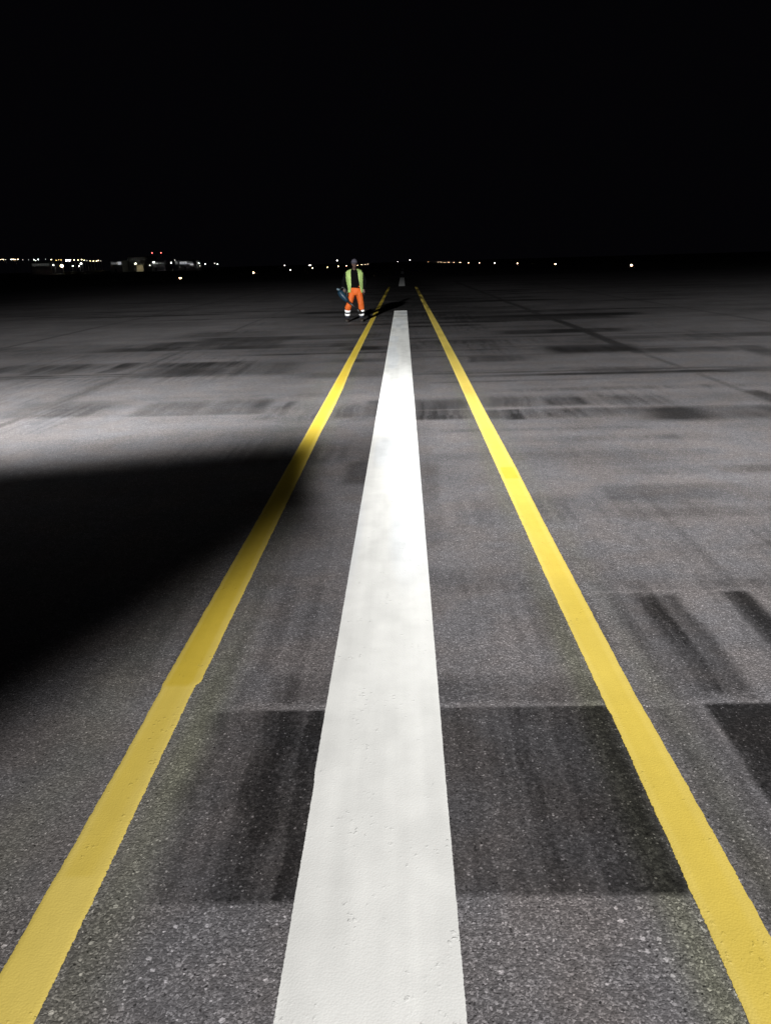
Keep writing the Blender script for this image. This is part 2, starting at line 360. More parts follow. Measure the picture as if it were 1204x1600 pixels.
    # sealed construction joints parallel to the centre line
    for xj, y0, y1, wj, s in ((4.34, 7.0, 14.3, 0.035, 0.45), (4.34, 14.3, 24.0, 0.09, 0.80), (4.30, 24.0, 70, 0.09, 0.7),
                              (-5.0, 8.2, 60, 0.035, 0.45), (-5.0, 9.4, 14.6, 0.10, 0.30), (-10.0, 8, 60, 0.05, 0.5), (9.4, 8, 60, 0.05, 0.5)):
        wv = xj + 0.03 * np.sin(Y * 0.7)
        m = (1 - sstep(wj, wj * 2.0 + 0.02, np.abs(X - wv))) * sstep(y0 - .3, y0 + .3, Y) * (1 - sstep(y1 - 1, y1 + 1, Y)) * s
        R = np.maximum(R, m)
    # bright scraped seams (negative rubber)
    for ys, wd, s, xa, xb in ((2.685, 0.018, 0.30, -3, 3), (1.665, 0.008, 0.2, -1.2, 1.4), (3.765, 0.012, 0.20, 0.7, 3), (9.16, 0.03, 0.35, -0.1, 2.6), (9.12, 0.02, 0.2, -6, 8)):
        R = R - s * np.exp(-((Yw - ys) / wd) ** 2) * sstep(xa - .3, xa + .3, X) * (1 - sstep(xb - .3, xb + .3, X)) * (0.4 + 0.9 * vnoise(X, Y, 98, 5, 1))
    K = (1 - sstep(1.66, 1.70, Y)) * 1.0 + 0.35 * sstep(0.5, 0.8, vnoise(X, Y, 99, 0.7, 1.0)) * (Y > 2.7)
    # greenish camera glow beside the yellow lines, painted into the asphalt colour
    T = 0.75 * np.exp(-((X + 0.98) / 0.09) ** 2) + 0.75 * np.exp(-((X - 0.63) / 0.07) ** 2) + 0.4 * np.exp(-((X + 1.42) / 0.15) ** 2) + 0.4 * np.exp(-((X - 0.92) / 0.07) ** 2)
    T = T * (0.5 + 0.7 * vnoise(X, Y, 101, 6, 2)) * (1 - 0.5 * sstep(2.6, 4, Y))
    return np.clip(R, -0.4, 1), np.clip(K, 0, 1), np.clip(T, 0, 1)

def grid_mesh(name, XX, YY, ZZ, mat, extra=None):
    nr, nc = XX.shape
    co = np.stack([XX, YY, ZZ], -1).reshape(-1, 3).astype(np.float32)
    idx = np.arange(nr * nc).reshape(nr, nc)
    q = np.stack([idx[:-1, :-1], idx[:-1, 1:], idx[1:, 1:], idx[1:, :-1]], -1).reshape(-1, 4)
    if extra is not None:
        ev, ef = extra; base = len(co); co = np.vstack([co, np.array(ev, np.float32)]); q = np.vstack([q, np.array(ef) + base])
    me = bpy.data.meshes.new(name); me.vertices.add(len(co)); me.vertices.foreach_set('co', co.ravel())
    me.loops.add(q.size); me.loops.foreach_set('vertex_index', q.ravel().astype(np.int32))
    me.polygons.add(len(q)); me.polygons.foreach_set('loop_start', np.arange(0, q.size, 4, dtype=np.int32)); me.polygons.foreach_set('loop_total', np.full(len(q), 4, np.int32))
    me.update(calc_edges=True); me.materials.append(mat)
    o = bpy.data.objects.new(name, me); COL.objects.link(o)
    return o, co
def set_attr(me, name, vals):
    a = me.attributes.new(name, 'FLOAT', 'POINT'); a.data.foreach_set('value', vals.astype(np.float32))

ASPH = asphalt_mat()
HWY = 37.5
rows = np.concatenate([np.linspace(0.6, 4.0, 260), np.geomspace(4.0, 90, 520)[1:]])
u = np.linspace(-1, 1, 760)
hw = np.minimum(0.95 * rows + 1.6, HWY)
XX = hw[:, None] * u[None, :]; YY = rows[:, None] * np.ones_like(u)[None, :]; ZZ = np.zeros_like(XX)
y0, y1 = rows[0], rows[-1]
# wings beside the finely meshed strip, following its edge row by row, then the ends
ev = []; ef = []
sel = list(range(0, len(rows), 20)) + ([len(rows) - 1] if (len(rows) - 1) % 20 else [])
for side in (-1, 1):
    for a, b_ in zip(sel[:-1], sel[1:]):
        ya, yb = rows[a], rows[b_]; ha, hb = hw[a], hw[b_]
        if HWY - ha < 1e-4 and HWY - hb < 1e-4: continue
        n0 = len(ev)
        vv = [(side * ha, ya, 0), (side * HWY, ya, 0), (side * HWY, yb, 0), (side * hb, yb, 0)]
        if side < 0: vv = vv[::-1]
        ev += vv; ef.append((n0, n0 + 1, n0 + 2, n0 + 3))
for ya, yb in ((-60, y0), (y1, 1400)):
    n0 = len(ev); ev += [(-HWY, ya, 0), (HWY, ya, 0), (HWY, yb, 0), (-HWY, yb, 0)]; ef.append((n0, n0 + 1, n0 + 2, n0 + 3))
runway, rco = grid_mesh('runway', XX, YY, ZZ, ASPH, (ev, ef))
Rr, Kk, Tt = rubber_maps(rco[:, 0].astype(float), rco[:, 1].astype(float))
far_m = np.where(rco[:, 1] > 89, 0.5, Rr)
set_attr(runway.data, 'rubber', far_m); set_attr(runway.data, 'coarse', Kk); set_attr(runway.data, 'tint', Tt)
tag(runway, 'dark grey asphalt runway with black tyre rubber patches', kind='structure')

grass_m = pmat('dark_grass', (0.030, 0.040, 0.018), 0.95, nscale=0.6, namp=0.4, bump=0.02)
g = mesh_obj('ground', [(-3000, -500, -0.03), (3000, -500, -0.03), (3000, 5000, -0.03), (-3000, 5000, -0.03)], [(0, 1, 2, 3)], grass_m)
tag(g, 'unlit grass field beyond the runway edges', kind='structure')

# ------------------------------------------------------------------ painted lines
def paint_mat(name, col, alt, white):
    m = bpy.data.materials.new(name); m.use_nodes = True; nt = m.node_tree; b = nt.nodes['Principled BSDF']
    tc = N(nt, 'ShaderNodeTexCoord'); P = tc.outputs['Object']
    wear = N(nt, 'ShaderNodeAttribute', attribute_name='wear').outputs['Fac']
    coat = N(nt, 'ShaderNodeAttribute', attribute_name='coat').outputs['Fac']
    fine = N(nt, 'ShaderNodeTexNoise', ins={'Vector': P, 'Scale': 230.0, 'Detail': 3.0}).outputs[0]
    mid = N(nt, 'ShaderNodeTexNoise', ins={'Vector': P, 'Scale': 9.0, 'Detail': 5.0, 'Roughness': 0.6}).outputs[0]
    v1 = N(nt, 'ShaderNodeTexVoronoi', ins={'Vector': P, 'Scale': 150.0})
    wv = N(nt, 'ShaderNodeTexNoise', ins={'Vector': P, 'Scale': 90.0, 'Detail': 2.0})
    wp = N(nt, 'ShaderNodeVectorMath', operation='MULTIPLY_ADD', ins={0: wv.outputs['Color'], 1: (0.022, 0.022, 0.0), 2: P})
    v2 = N(nt, 'ShaderNodeTexVoronoi', ins={'Vector': wp.outputs[0], 'Scale': 62.0})
    c2 = N(nt, 'ShaderNodeSeparateColor', ins={0: v2.outputs['Color']}).outputs[0]
    lump_mask = smooth(nt, N(nt, 'ShaderNodeTexNoise', ins={'Vector': P, 'Scale': 5.0, 'Detail': 3.0}).outputs[0], 0.48, 0.62)
    lump = mth(nt, 'MULTIPLY', mth(nt, 'MULTIPLY', smooth(nt, c2, 0.62, 0.9), smooth(nt, v2.outputs['Distance'], 0.5, 0.05)), lump_mask)
    mp = N(nt, 'ShaderNodeMapping', ins={'Vector': P}); mp.inputs['Scale'].default_value = (26, 0.8, 1)
    roll = N(nt, 'ShaderNodeTexNoise', ins={'Vector': mp.outputs[0], 'Scale': 1.0, 'Detail': 3.0}).outputs[0]
    mx = N(nt, 'ShaderNodeMix', data_type='RGBA'); nt.links.new(coat, mx.inputs[0])
    mx.inputs[6].default_value = (*col, 1); mx.inputs[7].default_value = (*alt, 1)
    k = mth(nt, 'ADD', 0.90, mth(nt, 'MULTIPLY', mid, 0.20))
    k = mth(nt, 'MULTIPLY', k, mth(nt, 'ADD', 0.95, mth(nt, 'MULTIPLY', roll, 0.10)))
    k = mth(nt, 'MULTIPLY', k, mth(nt, 'ADD', 0.96, mth(nt, 'MULTIPLY', fine, 0.08)))
    pin = mth(nt, 'MULTIPLY', smooth(nt, c2, 0.012, 0.004), smooth(nt, v2.outputs['Distance'], 0.16, 0.08))
    chip = smooth(nt, mth(nt, 'ADD', wear, mth(nt, 'MULTIPLY', mth(nt, 'SUBTRACT', fine, 0.5), 0.9)), 0.55, 0.75)
    dirt = mth(nt, 'SUBTRACT', 1.0, mth(nt, 'MULTIPLY', wear, 0.75))
    k = mth(nt, 'MULTIPLY', k, dirt)
    k = mth(nt, 'MULTIPLY', k, mth(nt, 'SUBTRACT', 1.0, mth(nt, 'MAXIMUM', mth(nt, 'MULTIPLY', pin, 0.5), mth(nt, 'MULTIPLY', chip, 0.55))))
    sc = N(nt, 'ShaderNodeVectorMath', operation='SCALE', ins={0: mx.outputs[2]}); nt.links.new(k, sc.inputs['Scale'])
    nt.links.new(sc.outputs[0], b.inputs['Base Color'])
    b.inputs['Roughness'].default_value = 0.55; b.inputs['Specular IOR Level'].default_value = 0.3
    h = mth(nt, 'ADD', mth(nt, 'MULTIPLY', mth(nt, 'SUBTRACT', 1.0, v1.outputs['Distance']), 0.20 if white else 0.28), mth(nt, 'MULTIPLY', lump, 0.75))
    h = mth(nt, 'ADD', h, mth(nt, 'MULTIPLY', fine, 0.12 if white else 0.2))
    bp = N(nt, 'ShaderNodeBump', ins={'Height': h, 'Distance': 0.004, 'Strength': 0.8})
    # normals tilted towards the lamps brighten the paint, imitating glass-bead retroreflection
    bead_tilt = N(nt, 'ShaderNodeVectorMath', operation='ADD', ins={0: bp.outputs[0], 1: (0.0, -0.32, 0.0)})
    nrm = N(nt, 'ShaderNodeVectorMath', operation='NORMALIZE', ins={0: bead_tilt.outputs[0]})
    nt.links.new(nrm.outputs[0], b.inputs['Normal'])
    edge = N(nt, 'ShaderNodeAttribute', attribute_name='edge').outputs['Fac']
    rag = N(nt, 'ShaderNodeTexNoise', ins={'Vector': P, 'Scale': 75.0, 'Detail': 5.0, 'Roughness': 0.75}).outputs[0]
    a_ = mth(nt, 'GREATER_THAN', edge, mth(nt, 'MULTIPLY', mth(nt, 'MAXIMUM', mth(nt, 'SUBTRACT', rag, 0.40), 0.0), 0.007 if white else 0.015))
    nt.links.new(a_, b.inputs['Alpha'])
    return m
WHITE = paint_mat('white_road_paint', (0.69, 0.69, 0.67), (0.65, 0.665, 0.675), True)
YELLOW = paint_mat('yellow_road_paint', (0.61, 0.475, 0.115), (0.54, 0.395, 0.045), False)
def interp(y, tab): return np.interp(y, [t[0] for t in tab], [t[1] for t in tab])
def strip(name, xl, xr, ya, yb, mat, label, wearf, coatf, jit, nr=420, nc=17):
    ys = np.geomspace(ya, yb, nr); rs = np.random.RandomState(int(abs(xl[0][1] * 1000)))
    jl = jit * (noise1(ys, 5, 28) + noise1(ys, 6, 90) * .6 - .8); jr = jit * (noise1(ys, 8, 28) + noise1(ys, 9, 90) * .6 - .8)
    L = interp(ys, xl) + jl; R_ = interp(ys, xr) + jr
    t = np.linspace(0, 1, nc)
    X = L[:, None] * (1 - t) + R_[:, None] * t; Y = ys[:, None] * np.ones(nc)[None, :]
    Z = np.full_like(X, 0.0040); Z[:, 0] = Z[:, -1] = 0.0006
    o, co = grid_mesh(name, X, Y, Z, mat)
    tt = (np.ones(nr)[:, None] * t[None, :]).ravel(); yy = co[:, 1].astype(float); xx = co[:, 0].astype(float)
    set_attr(o.data, 'edge', np.minimum(tt, 1 - tt) * np.repeat(R_ - L, nc))
    set_attr(o.data, 'wear', wearf(xx, yy, tt)); set_attr(o.data, 'coat', coatf(xx, yy, tt))
    tag(o, label, kind='structure'); return o
def white_wear(x, y, t):
    w_ = 0.14 * sstep(0.40, 0.8, vnoise(x, y, 301, 6, 0.9)) * sstep(3, 5, y) + 0.08 * sstep(0.45, 0.8, vnoise(x, y, 305, 14, 5)) + 0.06 * noise1(x, 306, 22)
    w_ += 0.13 * np.exp(-((y - 9.0) / 0.9) ** 2) * (1 - sstep(0.16, 0.24, np.abs(x + 0.22))) 
    w_ += 0.30 * sstep(13, 29, y) * sstep(0.3, 0.8, vnoise(x, y, 302, 1, 1.6))
    w_ += 0.08 * np.exp(-((x + 0.36) / 0.04) ** 2) * np.exp(-((y - 1.9) / 0.3) ** 2)
    return w_
def white_coat(x, y, t): return sstep(0.45, 0.7, vnoise(x, y, 303, 5, 0.8)) * sstep(2.8, 5, y)
strip('white_centreline_marking', [(0.5, -0.468), (2.2, -0.468), (2.25, -0.473), (30, -0.475)], [(0.5, 0.006), (2.2, 0.0), (30, 0.0)], 0.5, 29.05, WHITE,
      'wide white centreline stripe running away between the two yellow lines', white_wear, white_coat, 0.0010, 700)
for k, (a, b_, lab) in enumerate(((58.8, 90.5, 'short white stripe far down the runway, first beyond the gap'), (120, 150, 'tiny white stripe furthest down the dark runway'), (180, 210, 'faintest white stripe near the horizon'))):
    strip('white_centreline_marking', [(1, -0.475), (300, -0.475)], [(1, 0.0), (300, 0.0)], a, b_, WHITE, lab, lambda x, y, t: 0.04 + 0 * x, lambda x, y, t: 0.5 + 0 * x, 0.004, 60)
def ywear(side):
    def f(x, y, t):
        w_ = 0.10 * sstep(0.35, 0.8, vnoise(x, y, 311 + side, 3, 1.3))
        w_ += 0.62 * sstep(18, 40, y) * sstep(0.15, 0.6, vnoise(x, y, 313 + side, 6, 0.35))
        w_ += 0.14 * sstep(10, 20, y) * sstep(0.5, 0.8, vnoise(x, y, 315 + side, 8, 1.2))
        return w_
    return f
def ycoat_l(x, y, t):
    core = sstep(0.08, 0.2, t) * (1 - sstep(0.72, 0.86, t))
    c = 0.85 * sstep(2.84, 2.86, y) * (0.25 + 0.75 * core)
    c += (1 - sstep(1.76, 1.78, y)) * (-0.0) + 0.35 * sstep(1.765, 1.785, y) * (y < 2.85) * sstep(.1, .25, t) * (1 - sstep(.6, .9, t))
    c += 0.22 * vnoise(x, y, 321, 8, 3)
    return np.clip(c, 0, 1)
def ycoat_r(x, y, t):
    core = sstep(0.12, 0.22, t) * (1 - sstep(0.70, 0.80, t))
    c = 0.45 * (0.4 + 0.6 * core) + 0.18 * vnoise(x, y, 322, 8, 3) - 0.25 * sstep(6, 9, y)
    c = np.where((y > 6.04) & (y < 6.40) & (t > 0.14) & (t < 0.84), 0.95, c)
    return np.clip(c, 0, 1)
strip('yellow_line_marking', [(0.5, -1.217), (2.3, -1.210), (2.845, -1.213), (2.86, -1.219), (5, -1.210), (9, -1.206), (57.5, -1.225)],
      [(0.5, -1.060), (1.7, -1.057), (2.83, -1.067), (2.862, -1.067), (2.885, -1.050), (5, -1.050), (8, -1.048), (9.4, -1.034), (11, -1.032), (13.4, -1.058), (57.5, -1.075)],
      0.5, 57.5, YELLOW, 'yellow line left of the white stripe, its middle crossing the dark shadow', ywear(0), ycoat_l, 0.003, 900)
strip('yellow_line_marking', [(0.5, 0.672), (2.6, 0.682), (2.655, 0.679), (4, 0.672), (8, 0.681), (13, 0.694), (17, 0.70), (57, 0.70)],
      [(0.5, 0.842), (2.2, 0.834), (2.75, 0.822), (5, 0.832), (6.4, 0.846), (9, 0.848), (13, 0.868), (22, 0.885), (57, 0.87)],
      0.5, 56.5, YELLOW, 'yellow line right of the white stripe, lit along its whole length', ywear(1), ycoat_r, 0.003, 900)

# ------------------------------------------------------------------ runway edge lights
ORD = ['nearest', 'second', 'third', 'fourth', 'fifth', 'sixth', 'seventh', 'eighth', 'ninth', 'tenth', 'eleventh', 'twelfth']
m_alu = pmat('painted_metal', (0.35, 0.25, 0.04), 0.5, nscale=20)
m_conc = pmat('light_base', (0.12, 0.12, 0.12), 0.8, nscale=20)
m_glow = pmat('edge_lamp_glass', (0.9, 0.85, 0.75), 0.2, emit=(1.0, 0.62, 0.38), estr=45)
m_glow2 = pmat('edge_lamp_glass_dim', (0.9, 0.85, 0.75), 0.2, emit=(1.0, 0.62, 0.38), estr=25)
def edge_light():
    b = MB(); b.tube([(0, 0, 0), (0, 0, .02), (0, 0, .035)], [.16, .16, .12], 20)
    s = MB(); s.tube([(0, 0, .035), (0, 0, .12), (0, 0, .14), (0, 0, .20)], [.03, .03, .055, .06], 14)
    g_ = MB(); g_.tube([(0, 0, .20), (0, 0, .24), (0, 0, .30), (0, 0, .34), (0, 0, .36)], [.09, .13, .14, .10, .03], 14)
    return b, s, g_
eb, es, eg = edge_light(); proto = None
def edge(x, y, label, dim):
    global proto
    r = empty('runway_edge_light', (x, y, 0), label, 'runway light', 'runway edge lights in two rows')
    if proto is None:
        a = eb.obj('base', m_conc, r); b_ = es.obj('stem', m_alu, r); c = eg.obj('lamp_glass', m_glow, r, True)
        d = c.data.copy(); d.materials[0] = m_glow2
        proto = (a, b_, c, d)
    else:
        for q in proto[:3]:
            o = q.copy(); COL.objects.link(o); o.parent = r
            if dim and q is proto[2]: o.data = proto[3]
for k in range(12):
    y_ = 121 + 60 * k
    if True:
        edge(-34.8, y_, f'small glowing edge light on the left side of the runway, {ORD[k]} of its row', k in (4,))
        edge(34.8, y_, f'small glowing edge light on the right side of the runway, {ORD[k]} of its row', k in (2, 4))

for y_, lab in ((961, 'faint edge light just before the last two on the far right side'), (1081, 'faint edge light, last but one on the far right side'), (1201, 'furthest and faintest edge light on the right side')):
    edge(34.8, y_, lab, False)

# ------------------------------------------------------------------ distant airfield and town on the left horizon
m_pole = pmat('galvanised_pole', (0.10, 0.10, 0.10), 0.6, nscale=5)
def glow(name, col, s): return pmat(name, (0.8, 0.8, 0.8), 0.4, emit=col, estr=s)
G_white = glow('lamp_white', (1.0, 0.95, 0.92), 22); G_warm = glow('lamp_warm', (1.0, 0.72, 0.42), 22)
G_amber = glow('lamp_amber', (1.0, 0.60, 0.22), 9); G_dim = glow('lamp_dim', (0.95, 0.85, 0.80), 5); G_red = glow('lamp_red', (1.0, 0.12, 0.10), 9)
def street_lamp(x, y, z, mat, size, label, group, heads=1):
    r = empty('street_lamp', (x, y, 0), label, 'street lamp', group)
    p = MB(); p.tube([(0, 0, 0), (0, 0, z * .5), (0, 0, z - .1)], [.13, .10, .07], 8); p.tube([(0, 0, z - .12), (0, -.6, z), (0, -1.2, z + .05)], [.06, .05, .05], 6)
    p.obj('pole', m_pole, r)
    for k in range(heads):
        dx = (k - (heads - 1) / 2) * size * 1.6
        h = MB(); h.box(dx - size * .5, dx + size * .5, -1.2 - size * .5, -1.2 + size * .3, z - .05, z + .12)
        hd = h.obj('lamp_head', m_pole, r)
        l = MB(); l.ball((dx, -1.2 - size * .1, z - .05 - size * .30), (size * .42, size * .40, size * .34), 10, 6); l.obj('lens', mat, hd, True)
    return r
city = [(-329.4, 12.6, 0.6), (-327.4, 12.6, 1), (-325.5, 12.3, 0.4), (-320.8, 12.4, 0.8), (-319.2, 12.5, 1.2), (-317.7, 12.3, 0.7), (-315.2, 12.4, 1), (-311.3, 11.9, 0.3), (-306.7, 11.7, 0.15), (-302.1, 11.7, 0.6), (-300.8, 11.0, 0.5), (-298.5, 11.8, 1), (-292.5, 11.8, 0.3), (-287.7, 11.4, 0.9), (-283.8, 10.8, 0.8), (-281.6, 11.1, 0.4), (-279.6, 10.9, 0.7), (-271.8, 10.8, 0.5), (-268.9, 10.6, 0.8), (-265.7, 10.4, 0.7), (-262.6, 10.8, 1), (-260.5, 10.1, 0.9), (-258.4, 9.7, 0.4), (-255.8, 9.4, 0.5), (-253.1, 9.3, 0.9), (-250.5, 9.2, 1), (-249.1, 9.7, 0.8), (-247.1, 9.2, 0.4)]
for x, z, b_ in city:
    mt = G_amber if x in (-283.8, -281.6, -279.6) else (G_dim if b_ < .45 else (G_warm if (x > -272 or int(abs(x)) % 2) else G_white))
    street_lamp(x, 640, z, mt, 0.28 + .38 * b_, 'tiny lit street lamp in the long row on the far left horizon', 'street lamps in the far row on the left horizon')
street_lamp(-227.2, 520, 6.0, G_warm, 2.3, 'big warm lamp glowing lowest among the lights of the left horizon', 'lamps standing before the far row')
street_lamp(-256.8, 600, 10.2, G_white, 1.5, 'biggest white lamp standing in the far row, above the warm one', 'lamps standing before the far row', 2)
street_lamp(-222.3, 540, 7.0, G_white, 1.2, 'bright white lamp just below the far row, right of the big white one', 'lamps standing before the far row')
for x, z, lab in ((-241.8, 6.3, 'small low lamp left of the big warm lamp'), (-228.4, 5.4, 'small low white lamp between the warm lamp and the bright white lamp'), (-223.9, 5.4, 'small low bluish lamp directly under the bright white lamp')):
    street_lamp(x, 540, z, G_white, .7, lab, 'lamps standing before the far row')

m_wall = pmat('pale_cladding', (0.35, 0.35, 0.36), 0.7, nscale=0.5)
m_roof = pmat('roof_sheet', (0.05, 0.05, 0.055), 0.7, nscale=0.5)
m_dark = pmat('dark_door', (0.03, 0.03, 0.035), 0.5, nscale=1)
W_grey = pmat('facade_glow_dim', (0.5, 0.5, 0.5), 0.3, emit=(0.85, 0.88, 0.9), estr=0.09)  # glowing panes stand in for lamp-lit walls, the light put into the material
W_lit = pmat('facade_glow', (0.5, 0.5, 0.5), 0.3, emit=(0.92, 0.95, 1.0), estr=0.32)
W_hi = pmat('facade_glow_bright', (0.5, 0.5, 0.5), 0.3, emit=(1.0, 1.0, 1.0), estr=0.7)
W_amb = pmat('door_glow_amber', (0.5, 0.4, 0.3), 0.4, emit=(1.0, 0.85, 0.45), estr=0.12)  # door emits to stand for the lamp's glow near the ground
W_low = pmat('facade_glow_faint', (0.5, 0.5, 0.5), 0.4, emit=(0.8, 0.85, 0.8), estr=0.035)
def building(name, x0, x1, y, dpt, H_, label, cat, wins, doors=()):
    r = empty(name, ((x0 + x1) / 2, y, 0), label, cat); cx = (x0 + x1) / 2
    b = MB(); b.box(x0 - cx, x1 - cx, 0, dpt, 0, H_); b.obj('wall', m_wall, r)
    f = MB(); f.box(x0 - cx - .4, x1 - cx + .4, -.4, dpt + .4, H_ + .003, H_ + .35); f.obj('roof', m_roof, r)
    for (a, c, z0, z1, mt) in wins:
        q = MB(); q.box(a - cx, c - cx, -.08, -.003, z0, z1); fr = q.obj('window', m_dark, r)
        n = max(1, int((c - a) / 1.6)); pw = (c - a) / n; pn = MB()
        for k in range(n): pn.box(a - cx + k * pw + .08, a - cx + (k + 1) * pw - .08, -.10, -.083, z0 + .1, z1 - .1)
        pn.obj('pane', mt, fr)
    for (a, c, z1, mt) in doors:
        q = MB(); q.box(a - cx, c - cx, -.09, -.003, 0.05, z1); q.obj('door', mt, r)
    return r
building('warehouse', -268, -253, 560, 18, 8.6, 'long faintly lit low building under the left lamp row', 'warehouse', [(-266.9, -254.2, 5.8, 7.7, W_low)])
building('terminal_hall', -225, -216, 600, 18, 8.4, 'grey lit building brighter at its right end, right of the lamp row', 'building', [(-224.3, -219.5, 5.6, 7.4, W_grey), (-219.3, -216.3, 5.3, 7.7, W_lit)], [(-222, -220.5, 2.4, m_dark)])
building('hangar', -214.5, -200.0, 610, 26, 11.0, 'hangar with a yellowish glow put on its door beside its bright lamp', 'hangar', [(-213.2, -206.6, 8.4, 9.0, W_low), (-212.6, -207.5, 6.6, 7.1, W_low), (-211.6, -204.6, 9.6, 10.2, W_low)], [(-208.4, -203.3, 4.9, W_amb)])
building('terminal_hall', -196.4, -185.6, 610, 20, 7.4, 'dark terminal with a thin glowing wall strip, left of the round lamp', 'building', [(-195.6, -190.8, 5.2, 6.2, W_lit), (-190.6, -186.2, 5.2, 6.0, W_grey)], [(-194, -192.5, 2.4, m_dark)])
building('terminal_hall', -178.6, -175.4, 612, 14, 7.2, 'small dim grey building touching the long white one', 'building', [(-178.1, -175.9, 4.6, 6.6, W_grey)])
building('terminal_building', -174.6, -162.6, 610, 22, 7.4, 'long white lit building with a brighter right end', 'building', [(-174.1, -168.2, 4.5, 6.5, W_lit), (-168.0, -163.6, 4.5, 5.3, W_lit), (-168.0, -165, 5.6, 6.3, W_grey), (-166.2, -163.3, 3.6, 4.3, W_hi)], [(-171, -169.5, 2.4, m_dark)])
street_lamp(-204.6, 599, 6.3, glow('lamp_cream', (1.0, 0.95, 0.7), 14), 1.3, 'cream lamp shining before the hangar doorway', 'apron lamps before the terminal')
street_lamp(-190.4, 599, 7.0, G_white, 1.1, 'bright lamp at the left end of the dark terminal', 'apron lamps before the terminal')
street_lamp(-190.2, 588, 4.6, G_dim, .8, 'small dim lamp below the left end of the dark terminal', 'apron lamps before the terminal')
street_lamp(-177.1, 599, 6.1, G_white, 1.0, 'round bright lamp left of the small grey building', 'apron lamps before the terminal')
street_lamp(-178.8, 615, 7.9, G_dim, .6, 'tiny dim lamp above the round bright lamp', 'apron lamps before the terminal')
for x, z, mt, lab in ((-161.3, 5.3, G_white, 'first white lamp right of the long white building'), (-160.6, 3.2, G_dim, 'faint lamp low under the first lamp right of the white building'), (-156.3, 4.6, G_white, 'second white lamp right of the long white building'), (-148.8, 4.8, G_dim, 'dimmer one of the last pair of lamps right of the terminal'), (-146.6, 4.1, G_white, 'brighter one of the last pair of lamps right of the terminal')):
    street_lamp(x, 620, z, mt, .62, lab, 'apron lamps right of the terminal')
for x, lab in ((-204.4, 'left one of the two red obstruction lights above the terminal'), (-197.0, 'right one of the two red obstruction lights above the terminal')):
    r = empty('obstruction_light', (x, 640, 0), lab, 'mast light', 'red obstruction lights on masts')
    p = MB()
    for a in range(3):
        an = a * 2.1; p.tube([(1.0 * math.cos(an), 1.0 * math.sin(an), 0), (.25 * math.cos(an), .25 * math.sin(an), 13.6)], [.06, .05], 6)
    for zz in range(1, 9):
        rr = 1.0 - .75 * zz * 1.6 / 13.6
        p.tube([(rr * math.cos(a * 2.1), rr * math.sin(a * 2.1), zz * 1.6) for a in (0, 1, 2)], .03, 5)
    p.obj('mast', m_pole, r)
    l = MB(); l.ball((0, 0, 14.0), (.36, .36, .40), 10, 6); l.obj('lamp_glass', G_red, r, True)
def beacon(x, y, z, mt, size, lab, wide=1):
    r = empty('field_lamp', (x, y, 0), lab, 'field lamp', 'lone lamps out on the dark field')
    p = MB(); p.tube([(0, 0, 0), (0, 0, z - size * .4)], [.09, .06], 8); p.obj('post', m_pole, r)
    l = MB(); l.ball((0, 0, z), (size * .5 * wide, size * .5, size * .45), 12, 6); l.obj('lamp_glass', mt, r, True)
beacon(-105.7, 700, 1.4, G_dim, .9, 'dim oval lamp above the second left edge light')
beacon(-83.1, 700, 0.9, G_dim, .8, 'dim wide bar of light above the fourth left edge light', 3.2)
beacon(-58.5, 700, 4.3, G_white, .7, 'white lamp highest of the dots left of the worker')
beacon(-6.1, 900, 1.9, G_dim, .7, 'faint lamp left of the furthest white stripe')
beacon(7.9, 900, 3.2, G_dim, 1.1, 'faint white lamp right of the furthest white stripe')

# ------------------------------------------------------------------ the worker
SK = pmat('skin', (0.085, 0.050, 0.042), 0.6, nscale=30)
m_beanie = pmat('grey_cap_cloth', (0.060, 0.055, 0.075), 0.9, nscale=60)
m_shirt = pmat('black_work_shirt', (0.0030, 0.0030, 0.0034), 0.95, nscale=12, namp=0.3, spec=0.05)
m_vest = pmat('hi_vis_vest', (0.31, 0.44, 0.14), 0.7, nscale=7, namp=0.30, bump=0.03)
m_tape = pmat('reflective_tape', (0.92, 0.92, 0.92), 0.5, nscale=50, namp=0.05)
m_trs = pmat('hi_vis_orange_trousers', (0.52, 0.092, 0.006), 0.75, nscale=6, namp=0.35, bump=0.05)
m_navy = pmat('navy_hem', (0.010, 0.012, 0.022), 0.85, nscale=15)
m_boot = pmat('work_boot_leather', (0.024, 0.019, 0.016), 0.6, nscale=25, namp=0.3)
m_sole = pmat('boot_sole', (0.010, 0.010, 0.010), 0.8, nscale=25)
wk = empty('person', (-1.66, 24.1, 0), 'worker in yellow-green vest and orange trousers standing left of the yellow line', 'person')
